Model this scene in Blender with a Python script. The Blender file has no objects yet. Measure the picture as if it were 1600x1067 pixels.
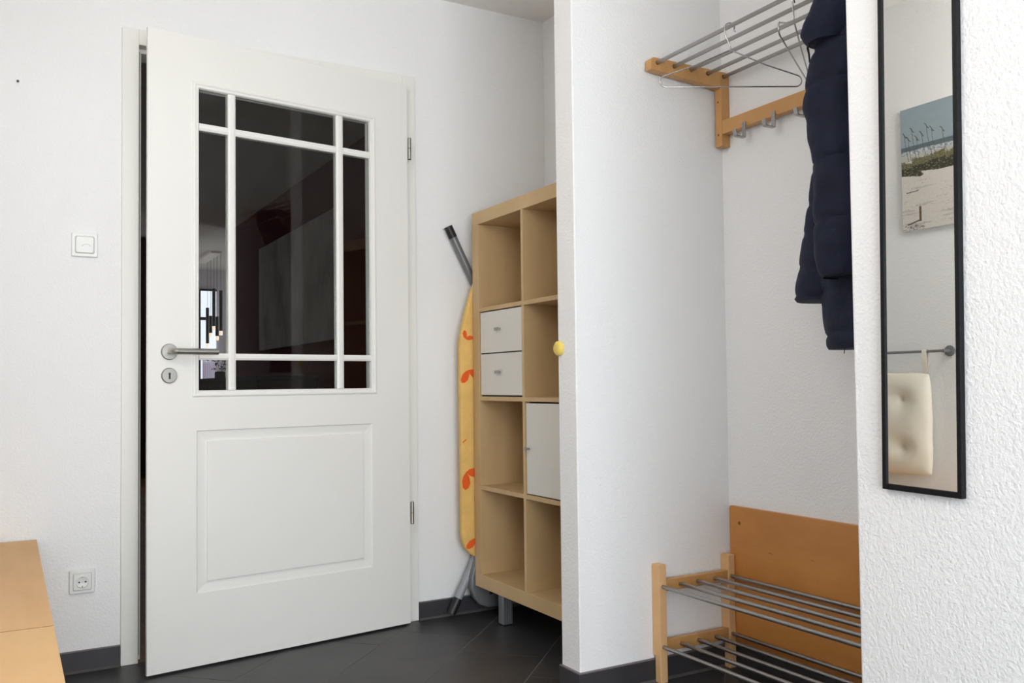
import bpy, bmesh, math, random
from mathutils import Matrix, Vector, noise
random.seed(7)
S = bpy.context.scene
COL = S.collection
R = math.radians

# ------------------------------------------------------------------ camera
CAM = dict(h=0.9322, yaw=29.6907, pitch=1.8384, roll=-0.6555, f=1388.23, cx=801.08, cy=555.07)
def make_camera():
    y, p, r = R(CAM['yaw']), R(CAM['pitch']), R(CAM['roll'])
    F = Vector((math.sin(y)*math.cos(p), math.cos(y)*math.cos(p), math.sin(p)))
    Rt = Vector((math.cos(y), -math.sin(y), 0)); U = Rt.cross(F)
    X = Rt*math.cos(r) + U*math.sin(r); Y = -Rt*math.sin(r) + U*math.cos(r)
    cd = bpy.data.cameras.new('camera'); co = bpy.data.objects.new('camera', cd); COL.objects.link(co)
    m = Matrix((X, Y, -F)).transposed().to_4x4(); m.translation = (0, 0, CAM['h'])
    co.matrix_world = m
    cd.sensor_width = 36; cd.sensor_fit = 'HORIZONTAL'; cd.lens = CAM['f']*36/1600
    cd.shift_x = (800-CAM['cx'])/1600; cd.shift_y = (CAM['cy']-533.5)/1600
    cd.clip_start = 0.02
    S.camera = co
make_camera()

# ------------------------------------------------------------------ world, lights, exposure
S.view_settings.view_transform = 'Standard'
S.view_settings.look = 'None'
S.view_settings.gamma = 1
S.view_settings.use_curve_mapping = False
S.view_settings.exposure = -0.06
wd = bpy.data.worlds.new('daylight'); S.world = wd; wd.use_nodes = True
wd.node_tree.nodes['Background'].inputs[0].default_value = (0.62, 0.74, 0.95, 1)
wd.node_tree.nodes['Background'].inputs[1].default_value = 1.0
def area(name, loc, rot, sx, sy, power, col):
    l = bpy.data.lights.new(name, 'AREA'); l.shape = 'RECTANGLE'; l.size = sx; l.size_y = sy
    l.energy = power; l.color = col
    o = bpy.data.objects.new(name, l); COL.objects.link(o); o.location = loc; o.rotation_euler = rot
    return o
# added area lights for daylight through made-up, unseen glazing behind the camera:
# cool sky light slanting down, warmer light aimed up as if off sunlit ground
SKY, GROUND = (0.66, 0.82, 1.0), (1.0, 0.97, 0.93)
area('added_sky_rear', (0.12, -2.26, 1.15), (R(90-28), 0, 0), 2.3, 2.1, 66, SKY)
area('added_ground_rear', (0.12, -2.25, 1.15), (R(90+33), 0, 0), 2.3, 2.1, 98, GROUND)
area('added_sky_side', (-2.56, -0.85, 1.15), (R(90-28), 0, R(-90)), 2.2, 2.1, 4, SKY)
area('added_ground_side', (-2.55, -0.85, 1.15), (R(90+25), 0, R(-90)), 2.2, 2.1, 6, GROUND)
# area lights added to brighten the living room, no window built for them
area('living_room_fill', (0.2, 12.40, 1.3), (R(-90), 0, 0), 2.2, 1.8, 30, (0.95, 0.98, 1.0))

area('dining_fill', (4.9, 11.0, 1.3), (R(90), 0, R(90)), 1.6, 1.6, 34, (0.95, 0.97, 1.0))  # added light from the side, lifts the far wall and plant

# ------------------------------------------------------------------ materials
MATS = {}
def mat(name, col, rough=0.5, metal=0.0, var=0.0, var_scale=(8, 8, 8), col2=None, bump=0.0, bump_scale=100.0,
        bump_dist=0.002, spec=0.5, detail=3.0, sheen=0.0):
    m = bpy.data.materials.new(name); m.use_nodes = True
    nt = m.node_tree; b = nt.nodes['Principled BSDF']
    b.inputs['Base Color'].default_value = (*col, 1)
    b.inputs['Roughness'].default_value = rough; b.inputs['Metallic'].default_value = metal
    b.inputs['Specular IOR Level'].default_value = spec
    if sheen: b.inputs['Sheen Weight'].default_value = sheen
    geo = nt.nodes.new('ShaderNodeNewGeometry')
    if var or col2:
        mp = nt.nodes.new('ShaderNodeMapping'); mp.inputs['Scale'].default_value = var_scale
        nt.links.new(geo.outputs['Position'], mp.inputs['Vector'])
        n = nt.nodes.new('ShaderNodeTexNoise'); n.inputs['Scale'].default_value = 1.0
        n.inputs['Detail'].default_value = detail; n.inputs['Roughness'].default_value = 0.6
        nt.links.new(mp.outputs[0], n.inputs['Vector'])
        cr = nt.nodes.new('ShaderNodeValToRGB')
        c2 = col2 if col2 else tuple(c*(1-var) for c in col)
        c1 = col if col2 else tuple(min(1, c*(1+var)) for c in col)
        cr.color_ramp.elements[0].position = 0.3; cr.color_ramp.elements[1].position = 0.7
        cr.color_ramp.elements[0].color = (*c2, 1); cr.color_ramp.elements[1].color = (*c1, 1)
        nt.links.new(n.outputs['Fac'], cr.inputs[0]); nt.links.new(cr.outputs[0], b.inputs['Base Color'])
    if bump:
        n2 = nt.nodes.new('ShaderNodeTexNoise'); n2.inputs['Scale'].default_value = bump_scale
        n2.inputs['Detail'].default_value = 2.0
        nt.links.new(geo.outputs['Position'], n2.inputs['Vector'])
        bp = nt.nodes.new('ShaderNodeBump'); bp.inputs['Strength'].default_value = bump
        bp.inputs['Distance'].default_value = bump_dist
        nt.links.new(n2.outputs['Fac'], bp.inputs['Height']); nt.links.new(bp.outputs[0], b.inputs['Normal'])
    MATS[name] = m
    return m
mat('wall_plaster', (0.87, 0.865, 0.86), 0.9, bump=0.6, bump_scale=140, bump_dist=0.0034, spec=0.2)
mat('ceiling_paint', (0.90, 0.875, 0.84), 0.95, bump=0.25, bump_scale=120, spec=0.1)
mat('door_lacquer', (0.85, 0.84, 0.80), 0.38, spec=0.4)
mat('casing_lacquer', (0.84, 0.83, 0.78), 0.4, spec=0.4)
mat('tile_anthracite', (0.036, 0.035, 0.037), 0.42, var=0.28, var_scale=(5, 5, 5), detail=6, bump=0.08, bump_scale=60, bump_dist=0.001)
mat('grout', (0.17, 0.162, 0.15), 0.9)
mat('silicone_joint', (0.075, 0.072, 0.068), 0.8)
mat('tile_skirting', (0.040, 0.038, 0.042), 0.5, var=0.2, var_scale=(6, 6, 6), detail=5)
mat('skirting_edge', (0.16, 0.14, 0.145), 0.6)
mat('birch', (0.62, 0.43, 0.225), 0.5, col2=(0.53, 0.35, 0.17), var_scale=(10, 10, 2.5), detail=5)
mat('birch_edge', (0.64, 0.45, 0.235), 0.5, col2=(0.57, 0.39, 0.195), var_scale=(6, 6, 2.0))
mat('insert_cream', (0.72, 0.69, 0.63), 0.45)
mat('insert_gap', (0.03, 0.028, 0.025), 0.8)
mat('beech', (0.62, 0.335, 0.125), 0.42, col2=(0.52, 0.265, 0.09), var_scale=(14, 3, 6), detail=5)
mat('beech_bench', (0.78, 0.49, 0.25), 0.6, col2=(0.71, 0.43, 0.205), var_scale=(14, 3, 6), detail=5, spec=0.25)
mat('beech_bench_light', (0.80, 0.52, 0.26), 0.6, col2=(0.74, 0.46, 0.215), var_scale=(14, 3, 6), detail=5, spec=0.25)
mat('plywood_stained', (0.60, 0.262, 0.066), 0.36, col2=(0.49, 0.195, 0.043), var_scale=(4, 4, 9), detail=6)
mat('knot_and_seam_shade', (0.16, 0.07, 0.02), 0.6)
mat('steel_tube', (0.36, 0.35, 0.335), 0.36, metal=1.0)
mat('satin_steel', (0.40, 0.39, 0.36), 0.36, metal=1.0)
mat('chrome_wire', (0.46, 0.46, 0.45), 0.18, metal=1.0)
mat('grey_metal_paint', (0.20, 0.205, 0.215), 0.4, metal=0.3)
mat('alu', (0.50, 0.51, 0.53), 0.35, metal=0.9)
mat('leg_grey', (0.33, 0.345, 0.37), 0.45)
mat('black_plastic', (0.012, 0.012, 0.013), 0.45)
mat('black_frame', (0.007, 0.007, 0.008), 0.5, spec=0.2)
mat('mirror_silver', (0.86, 0.87, 0.85), 0.0, metal=1.0)
mat('switch_white', (0.80, 0.80, 0.775), 0.3)
mat('switch_grey', (0.50, 0.50, 0.48), 0.4)
mat('yellow_bumper', (0.80, 0.60, 0.13), 0.45)
mat('iron_cover', (0.82, 0.52, 0.16), 0.85, var=0.06, var_scale=(20, 20, 20))
mat('iron_print', (0.86, 0.12, 0.012), 0.85)
mat('navy_fabric', (0.013, 0.016, 0.034), 0.7, var=0.2, var_scale=(14, 14, 14), bump=0.4, bump_scale=38, bump_dist=0.005, spec=0.18)
mat('dark_lining', (0.006, 0.006, 0.008), 0.9)
mat('cream_cotton', (0.82, 0.755, 0.64), 0.9, bump=0.2, bump_scale=400, bump_dist=0.001)
mat('red_paint', (0.105, 0.014, 0.017), 0.9, spec=0.1)
mat('living_ceiling', (0.60, 0.60, 0.58), 0.95)
mat('living_wall', (0.50, 0.48, 0.52), 0.9)
mat('living_floor', (0.30, 0.17, 0.08), 0.5, var=0.2, var_scale=(20, 2, 1))
mat('canvas_grey', (0.60, 0.585, 0.54), 0.85, col2=(0.26, 0.26, 0.245), var_scale=(3, 3.2, 1.6), detail=8)
mat('seal_rubber', (0.30, 0.31, 0.27), 0.6)
mat('dark_wood', (0.014, 0.011, 0.010), 0.9, spec=0.05)
mat('dark_brown', (0.075, 0.052, 0.045), 0.8, spec=0.1)
mat('graphite', (0.03, 0.031, 0.033), 0.9, spec=0.05)
mat('leaf_green', (0.025, 0.045, 0.018), 0.6)
mat('steel_light', (0.7, 0.66, 0.62), 0.4)
def emis(name, col, s):
    m = bpy.data.materials.new(name); m.use_nodes = True; nt = m.node_tree
    b = nt.nodes['Principled BSDF']; b.inputs['Base Color'].default_value = (*col, 1)
    b.inputs['Emission Color'].default_value = (*col, 1); b.inputs['Emission Strength'].default_value = s
    MATS[name] = m
emis('far_window_light', (0.82, 0.89, 1.0), 1.0)
emis('lamp_glow', (1.0, 0.80, 0.66), 1.0)
def translucent(name, col):
    m = bpy.data.materials.new(name); m.use_nodes = True; nt = m.node_tree
    nt.nodes.remove(nt.nodes['Principled BSDF']); out = nt.nodes['Material Output']
    d = nt.nodes.new('ShaderNodeBsdfDiffuse'); t = nt.nodes.new('ShaderNodeBsdfTranslucent'); mx = nt.nodes.new('ShaderNodeMixShader')
    d.inputs[0].default_value = (*col, 1); t.inputs[0].default_value = (*col, 1); mx.inputs[0].default_value = 0.6
    nt.links.new(d.outputs[0], mx.inputs[1]); nt.links.new(t.outputs[0], mx.inputs[2]); nt.links.new(mx.outputs[0], out.inputs[0])
    MATS[name] = m
translucent('curtain_white', (0.90, 0.86, 0.90))
def glass():
    m = bpy.data.materials.new('clear_glass'); m.use_nodes = True; nt = m.node_tree
    nt.nodes.remove(nt.nodes['Principled BSDF'])
    out = nt.nodes['Material Output']
    t = nt.nodes.new('ShaderNodeBsdfTransparent'); t.inputs[0].default_value = (0.94, 0.95, 0.94, 1)
    g = nt.nodes.new('ShaderNodeBsdfGlossy'); g.inputs['Roughness'].default_value = 0.0
    fr = nt.nodes.new('ShaderNodeFresnel'); fr.inputs['IOR'].default_value = 1.38
    mx = nt.nodes.new('ShaderNodeMixShader')
    nt.links.new(fr.outputs[0], mx.inputs[0]); nt.links.new(t.outputs[0], mx.inputs[1]); nt.links.new(g.outputs[0], mx.inputs[2])
    nt.links.new(mx.outputs[0], out.inputs[0])
    MATS['clear_glass'] = m
glass()

# ------------------------------------------------------------------ mesh helpers
WM = {}   # world matrix of every object made here
def empty(name, loc, rz=0.0, label=None, cat=None, group=None, kind=None):
    o = bpy.data.objects.new(name, None); COL.objects.link(o)
    o.empty_display_size = 0.05
    o.location = loc; o.rotation_euler = (0, 0, rz)
    WM[o] = Matrix.Translation(loc) @ Matrix.Rotation(rz, 4, 'Z')
    return tag(o, label, cat, group, kind)
def tag(o, label=None, cat=None, group=None, kind=None):
    if label: o['label'] = label
    if cat: o['category'] = cat
    if group: o['group'] = group
    if kind: o['kind'] = kind
    return o
class MB:
    def __init__(s): s.v = []; s.f = []
    def add(s, vs, fs):
        n = len(s.v); s.v += [tuple(v) for v in vs]; s.f += [tuple(i+n for i in f) for f in fs]; return s
    def box(s, x0, x1, y0, y1, z0, z1):
        x0, x1 = sorted((x0, x1)); y0, y1 = sorted((y0, y1)); z0, z1 = sorted((z0, z1))
        return s.add([(x0,y0,z0),(x1,y0,z0),(x1,y1,z0),(x0,y1,z0),(x0,y0,z1),(x1,y0,z1),(x1,y1,z1),(x0,y1,z1)],
                     [(0,3,2,1),(4,5,6,7),(0,1,5,4),(1,2,6,5),(2,3,7,6),(3,0,4,7)])
    def prism(s, pts, ax, a0, a1):
        """polygon pts (2D, counter-clockwise seen from +axis) extruded along axis index ax"""
        def P(p, a):
            return {0: (a, p[0], p[1]), 1: (p[0], a, p[1]), 2: (p[0], p[1], a)}[ax]
        n = len(pts)
        vs = [P(p, a0) for p in pts] + [P(p, a1) for p in pts]
        fs = [tuple(range(n-1, -1, -1)), tuple(range(n, 2*n))] + [(i, (i+1) % n, n+(i+1) % n, n+i) for i in range(n)]
        return s.add(vs, fs)
    def tube(s, path, r, seg=12, closed=False, cap=True, rx=None):
        P = [Vector(p) for p in path]; n = len(P)
        rs = r if isinstance(r, (list, tuple)) else [r]*n
        T = []
        for i in range(n):
            a = P[(i-1) % n] if (closed or i > 0) else P[i]
            b = P[(i+1) % n] if (closed or i < n-1) else P[i]
            T.append((b-a).normalized())
        up = Vector((0, 0, 1)) if abs(T[0].z) < 0.9 else Vector((1, 0, 0))
        N = (up - T[0]*up.dot(T[0])).normalized()
        base = len(s.v); fr = []
        for i in range(n):
            N = (N - T[i]*N.dot(T[i])).normalized(); B = T[i].cross(N)
            for k in range(seg):
                a = 2*math.pi*k/seg
                s.v.append(tuple(P[i] + (N*math.cos(a) + B*math.sin(a))*rs[i]))
        m = n if closed else n-1
        for i in range(m):
            for k in range(seg):
                a = base+i*seg+k; b = base+i*seg+(k+1) % seg
                j = (i+1) % n
                c = base+j*seg+(k+1) % seg; d = base+j*seg+k
                s.f.append((a, b, c, d))
        if cap and not closed:
            s.f.append(tuple(base+k for k in range(seg-1, -1, -1)))
            s.f.append(tuple(base+(n-1)*seg+k for k in range(seg)))
        return s
    def cyl(s, p0, p1, r, seg=20): return s.tube([p0, p1], r, seg)
    def rings(s, rects, face=1, cap=True, flip=False):
        """nested rectangles (a0,a1,b0,b1,depth) joined into a moulding; plane: x/z with depth y"""
        base = len(s.v)
        for (a0, a1, b0, b1, d) in rects:
            s.v += [(a0, d, b0), (a1, d, b0), (a1, d, b1), (a0, d, b1)]
        for i in range(len(rects)-1):
            for k in range(4):
                a = base+i*4+k; b = base+i*4+(k+1) % 4; c = base+(i+1)*4+(k+1) % 4; d = base+(i+1)*4+k
                s.f.append((a, b, c, d))
        if cap:
            e = base+(len(rects)-1)*4; s.f.append((e, e+1, e+2, e+3))
        return s
    def lathe(s, prof, origin, axis, seg=28):
        """prof: list of (radius, distance along axis)"""
        A = Vector(axis).normalized(); up = Vector((0, 0, 1)) if abs(A.z) < 0.9 else Vector((1, 0, 0))
        N = (up - A*up.dot(A)).normalized(); B = A.cross(N); O = Vector(origin); base = len(s.v)
        for (r, h) in prof:
            for k in range(seg):
                a = 2*math.pi*k/seg
                s.v.append(tuple(O + A*h + (N*math.cos(a)+B*math.sin(a))*max(r, 1e-5)))
        for i in range(len(prof)-1):
            for k in range(seg):
                s.f.append((base+i*seg+k, base+i*seg+(k+1) % seg, base+(i+1)*seg+(k+1) % seg, base+(i+1)*seg+k))
        s.f.append(tuple(base+k for k in range(seg-1, -1, -1)))
        s.f.append(tuple(base+(len(prof)-1)*seg+k for k in range(seg)))
        return s
    def build(s, name, m, parent=None, local=False, bevel=0.0, smooth=False, bseg=2, fix=True, origin=None):
        me = bpy.data.meshes.new(name)
        vs = s.v
        W = WM[parent] if parent else (Matrix.Translation(origin) if origin else Matrix.Identity(4))
        if not local:
            inv = W.inverted(); vs = [tuple(inv @ Vector(v)) for v in vs]
        me.from_pydata(vs, [], s.f)
        bm = bmesh.new(); bm.from_mesh(me)
        if fix: bmesh.ops.recalc_face_normals(bm, faces=bm.faces)
        if bevel > 0:
            es = [e for e in bm.edges if len(e.link_faces) == 2 and e.calc_face_angle(0) > R(40)]
            bmesh.ops.bevel(bm, geom=es, offset=bevel, segments=bseg, affect='EDGES', profile=0.5, clamp_overlap=True)
        if smooth:
            for f in bm.faces: f.smooth = True
            for e in bm.edges:
                if len(e.link_faces) == 2 and e.calc_face_angle(0) > R(38): e.smooth = False
        bm.to_mesh(me); bm.free()
        me.materials.append(MATS[m])
        o = bpy.data.objects.new(name, me); COL.objects.link(o)
        WM[o] = W
        if parent: o.parent = parent
        elif origin: o.location = origin
        return o
def struct(name, mb, m, label=None, cat=None, **k):
    o = mb.build(name, m, **k); return tag(o, label, cat, kind='structure')

# ------------------------------------------------------------------ room constants
XL, YB, ZC = -0.31, 3.286, 2.521      # left wall, door wall, ceiling
XR = 1.490                            # plane of pier end and mirror wall
P0, P1 = 2.229, 2.329                 # pier between shelf recess and coat niche
YN = 1.221                            # corner of the mirror wall
XN, XS = 2.094, 2.046                 # back of coat niche, back of shelf recess
YR = -2.30                            # entrance wall behind the photographer
XF, YF = -2.60, 0.50                  # entrance area widens to the left behind the camera

# ------------------------------------------------------------------ structure
WP = 'wall_plaster'
b = MB(); DX0, DX1, DZ = 0.372, 1.393, 2.140
b.box(XL-0.1, DX0, YB, YB+0.115, 0, ZC).box(DX1, 2.20, YB, YB+0.115, 0, ZC).box(DX0, DX1, YB, YB+0.115, DZ, ZC)
struct('wall_back', b, WP, 'white textured wall around the open panelled door', 'wall')
b = MB().box(XL-0.1, XL, YF, YB, 0, ZC)
struct('wall_left', b, WP, 'white textured wall with beach picture seen in the mirror', 'wall')
struct('wall_pier', MB().box(XR, 2.20, P0, P1, 0, ZC), WP, 'white textured pier between cube shelf and coat niche', 'wall', bevel=0.004)
struct('wall_niche', MB().box(XN, 2.20, YN, P0, 0, ZC), WP, 'white back wall of the niche behind the coat rack', 'wall')
struct('wall_recess', MB().box(XS, 2.20, P1, YB, 0, ZC), WP, 'white wall behind the birch cube shelf', 'wall')
struct('wall_right', MB().box(XR, 2.20, YR, YN, 0, ZC), WP, 'bright white textured wall carrying the narrow black mirror', 'wall', bevel=0.005)
b = MB(); gx0, gx1, gz1 = -1.06, 1.30, 2.25
b.box(XF-0.1, gx0, YR-0.2, YR, 0, ZC).box(gx1, 2.20, YR-0.2, YR, 0, ZC).box(gx0, gx1, YR-0.2, YR, gz1, ZC)
struct('wall_rear', b, WP, 'white wall around the added glazing behind the camera', 'wall')
b = MB(); fy0, fy1 = -2.0, 0.30
b.box(XF-0.2, XF, YR, fy0, 0, ZC).box(XF-0.2, XF, fy1, YF, 0, ZC).box(XF-0.2, XF, fy0, fy1, gz1, ZC)
struct('wall_entrance', b, WP, 'white wall around the added side glazing of the entrance area', 'wall')
struct('wall_return', MB().box(XF-0.2, XL-0.1, YF, YF+0.1, 0, ZC), WP, 'white return wall behind the bench wall', 'wall')
struct('ceiling', MB().box(XF-0.2, 2.20, YR-0.2, YB+0.115, ZC, ZC+0.1), 'ceiling_paint', 'plain off-white hallway ceiling', 'ceiling')
# unseen glazing added behind the camera to go with the daylight
w1 = empty('added_window_1', (0.12, YR-0.1, 0), 0, 'added unseen white framed glazing behind the photographer', 'window', kind='structure')
xq = [gx0+(gx1-gx0)*i/4 for i in range(5)]
for i in range(5): MB().box(max(gx0, xq[i]-0.03), min(gx1, xq[i]+0.03), YR-0.18, YR-0.08, 0, gz1).build('mullion', 'door_lacquer', w1)
for i in range(4):
    MB().box(xq[i]+0.03, xq[i+1]-0.03, YR-0.18, YR-0.08, gz1-0.06, gz1).box(xq[i]+0.03, xq[i+1]-0.03, YR-0.18, YR-0.08, 0, 0.06).build('window_frame', 'door_lacquer', w1)
    MB().box(xq[i]+0.03, xq[i+1]-0.03, YR-0.14, YR-0.134, 0.06, gz1-0.06).build('glass_pane', 'clear_glass', w1)
w3 = empty('added_window_3', (XF-0.1, -0.85, 0), 0, 'added unseen white framed side glazing of the entrance area', 'window', kind='structure')  # side glazing added out of view as well
yq = [fy0+(fy1-fy0)*i/3 for i in range(4)]
for i in range(4): MB().box(XF-0.18, XF-0.08, max(fy0, yq[i]-0.03), min(fy1, yq[i]+0.03), 0, gz1).build('mullion', 'door_lacquer', w3)
for i in range(3):
    MB().box(XF-0.18, XF-0.08, yq[i]+0.03, yq[i+1]-0.03, gz1-0.06, gz1).box(XF-0.18, XF-0.08, yq[i]+0.03, yq[i+1]-0.03, 0, 0.06).build('window_frame', 'door_lacquer', w3)
    MB().box(XF-0.14, XF-0.134, yq[i]+0.03, yq[i+1]-0.03, 0.06, gz1-0.06).build('glass_pane', 'clear_glass', w3)

# floor: bed with diagonal tiles (30 x 60 cm) laid at 45 degrees
fl = struct('floor', MB().box(XF, XN, YR, YB, -0.08, -0.0007), 'grout', 'dark anthracite tiled hallway floor laid diagonally', 'floor')
q2 = math.sqrt(2)
def clip(poly, x0, x1, y0, y1):
    def cut(poly, ins, inter):
        out = []
        for i in range(len(poly)):
            a, c = poly[i], poly[(i+1) % len(poly)]
            if ins(a): out.append(a)
            if ins(a) != ins(c): out.append(inter(a, c))
        return out
    def ix(x): return lambda a, c: (x, a[1]+(c[1]-a[1])*(x-a[0])/(c[0]-a[0]))
    def iy(y): return lambda a, c: (a[0]+(c[0]-a[0])*(y-a[1])/(c[1]-a[1]), y)
    for ins, it in ((lambda p: p[0] >= x0, ix(x0)), (lambda p: p[0] <= x1, ix(x1)), (lambda p: p[1] >= y0, iy(y0)), (lambda p: p[1] <= y1, iy(y1))):
        poly = cut(poly, ins, it)
        if len(poly) < 3: return []
    return poly
known = {0: 4.204, 1: 4.475, 2: 4.215, 3: 3.550}
g = 0.0032
for k in range(-12, 9):
    u1 = -1.013 - 0.4265*k; u0 = u1 - 0.4265      # u = x - y
    off = known.get(k, 4.204 + 0.283*(k % 3))
    for j in range(-11, 6):
        w0 = off + 0.8505*j; w1_ = w0 + 0.8505     # w = x + y
        e = g*q2/2
        pts = [((u+w)/2, (w-u)/2) for u, w in ((u0+e, w0+e), (u1-e, w0+e), (u1-e, w1_-e), (u0+e, w1_-e))]
        pts = clip(pts, XF if max(p[1] for p in pts) < YF else XL, XN, YR, YB)
        if len(pts) < 3: continue
        ar = abs(sum(pts[i][0]*pts[(i+1) % len(pts)][1]-pts[(i+1) % len(pts)][0]*pts[i][1] for i in range(len(pts))))/2
        if ar < 0.002: continue
        MB().prism(pts, 2, -0.010, 0.0).build('tile', 'tile_anthracite', fl)

# tile skirting
def skirting(name, mb, edge, label, joint=None):
    o = struct(name, mb, 'tile_skirting', label, 'baseboard')
    if edge: edge.build('cut_edge', 'skirting_edge', o)
    if joint: joint.build('joint', 'silicone_joint', o)
    return o
SK = 0.070
def sk_y(name, x0, x1, y, label):   # on a wall facing -y
    skirting(name, MB().box(x0, x1, y-0.010, y, 0, SK-0.003), MB().box(x0, x1, y-0.010, y, SK-0.003, SK), label, MB().prism([(y-0.010, 0), (y-0.010, 0.007), (y-0.017, 0.0003), (y-0.017, 0)], 0, x0, x1))
def sk_x(name, y0, y1, x, label, s=-1):
    skirting(name, MB().box(x+s*0.010, x, y0, y1, 0, SK-0.003), MB().box(x+s*0.010, x, y0, y1, SK-0.003, SK), label)
sk_y('baseboard_back', 0.09, 0.338, YB, 'dark tile skirting below the wall socket, left of the door')
sk_y('baseboard_recess', 1.428, XS, YB, 'dark tile skirting behind the ironing board feet')
sk_x('baseboard_pier', P0-0.010, P1, XR, 'dark tile skirting on the narrow end of the white pier')
sk_y('baseboard_niche', XR, XN, P0, 'dark tile skirting on the pier behind the shoe rack')
skirting('baseboard_nicheback', MB().box(XN-0.010, XN, YN, P0-0.010, 0, SK), None, 'dark tile skirting under the stained plywood panel')
sk_x('baseboard_right', YR, YN, XR, 'dark tile skirting under the mirror wall')

# door casing
CY = 3.274
t1 = empty('trim_1', (0.88, CY, 0), 0, 'off-white door casing around the open panelled door', 'door frame', kind='structure')
MB().box(0.339, 0.393, CY, YB, 0, 2.1745).build('casing_side', 'casing_lacquer', t1, bevel=0.002)
MB().box(1.372, 1.426, CY, YB, 0, 2.1745).build('casing_side', 'casing_lacquer', t1, bevel=0.002)
MB().box(0.393, 1.372, CY, YB, 2.120, 2.1745).build('casing_head', 'casing_lacquer', t1, bevel=0.002)
MB().box(DX0, 0.391, YB, YB+0.13, 0, 2.122).box(0.391, 0.405, YB+0.038, YB+0.13, 0, 2.108).build('jamb', 'casing_lacquer', t1)
MB().box(1.374, DX1, YB, YB+0.13, 0, 2.122).box(1.360, 1.374, YB+0.038, YB+0.13, 0, 2.108).build('jamb', 'casing_lacquer', t1)
MB().box(DX0, DX1, YB, YB+0.13, 2.122, DZ).box(0.391, 1.374, YB+0.038, YB+0.13, 2.108, 2.122).build('head_jamb', 'casing_lacquer', t1)
MB().box(0.391, 0.400, YB+0.026, YB+0.038, 0.02, 2.108).build('rubber_seal', 'seal_rubber', t1)
MB().box(0.3865, 0.3925, CY+0.0005, CY+0.002, 0.985, 1.105).build('strike_plate', 'satin_steel', t1)

# ------------------------------------------------------------------ door leaf
TH = R(8.3265); DW = 0.9853
d1 = empty('door_1', (1.3719, 3.2306, 0), TH, 'off-white panelled door standing ajar with nine dark glass panes', 'door', kind='structure')
z0, z1 = 0.008, 2.118
gx = (-0.840, -0.143, 0.900, 1.968)      # outer edge of the glazing moulding
px = (-0.827, -0.163, 0.2465, 0.7885)    # outer edge of the lower panel moulding
T = 0.040
b = MB()
b.box(-DW, -DW+0.013, 0, 0.014, z0, z1).box(-DW+0.013, gx[0], 0, T, z0, z1).box(gx[1], 0, 0, T, z0, z1)   # stiles, rebated lip
b.box(gx[0], gx[1], 0, T, gx[3], z1)                                                # top rail
b.box(gx[0], gx[1], 0, T, px[3], gx[2])                                             # lock rail
b.box(gx[0], gx[1], 0, T, z0, px[2])                                                # bottom rail
b.box(gx[0], px[0], 0, T, px[2], px[3]).box(px[1], gx[1], 0, T, px[2], px[3])
b.box(px[0], px[1], 0.016, T, px[2], px[3])
b.build('leaf', 'door_lacquer', d1, local=True)
def rr(q, i, y): return (q[0]+i, q[1]-i, q[2]+i, q[3]-i, y)
b = MB().rings([rr(px, 0, 0), rr(px, 0.004, 0.0035), rr(px, 0.009, 0.0045), rr(px, 0.036, 0.0085), rr(px, 0.0375, 0.0005), rr(px, 0.040, 0)])
b.build('raised_panel', 'door_lacquer', d1, local=True, fix=False)
b = MB().rings([rr(gx, 0, 0), rr(gx, 0.002, -0.004), rr(gx, 0.006, -0.0055), rr(gx, 0.010, -0.0045), rr(gx, 0.0115, -0.002), rr(gx, 0.019, -0.0012),
                rr(gx, 0.0215, 0.002), rr(gx, 0.0225, 0.013), rr(gx, 0.0225, T)], cap=False)
b.build('glazing_moulding', 'door_lacquer', d1, local=True, fix=False)
go = (gx[0]+0.0225, gx[1]-0.0225, gx[2]+0.0225, gx[3]-0.0225)
def bar(a0, a1, b0, b1, vert):
    m = MB(); e = 0.007; yf, ym, yb = 0.0005, 0.004, 0.028
    if vert: pr = [(a0, ym), (a0+e, yf), (a1-e, yf), (a1, ym), (a1, yb), (a0, yb)]; m.prism(pr, 2, b0, b1)
    else:
        pr = [(ym, b0), (yf, b0+e), (yf, b1-e), (ym, b1), (yb, b1), (yb, b0)]; m.prism(pr, 0, a0, a1)
    m.build('glazing_bar', 'door_lacquer', d1, local=True)
VX = ((-0.717, -0.691), (-0.306, -0.279)); HZ = ((1.025, 1.047), (1.804, 1.828))
for a in VX: bar(a[0], a[1], go[2], go[3], True)
xs = [go[0], VX[0][0], VX[0][1], VX[1][0], VX[1][1], go[1]]
for h in HZ:
    for i in (0, 2, 4): bar(xs[i], xs[i+1], h[0], h[1], False)
zs = [go[2], HZ[0][0], HZ[0][1], HZ[1][0], HZ[1][1], go[3]]
for i in (0, 2, 4):
    for j in (0, 2, 4):
        MB().box(xs[i]+0.0005, xs[i+1]-0.0005, 0.013, 0.017, zs[j]+0.0005, zs[j+1]-0.0005).build('glass_pane', 'clear_glass', d1, local=True)
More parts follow.
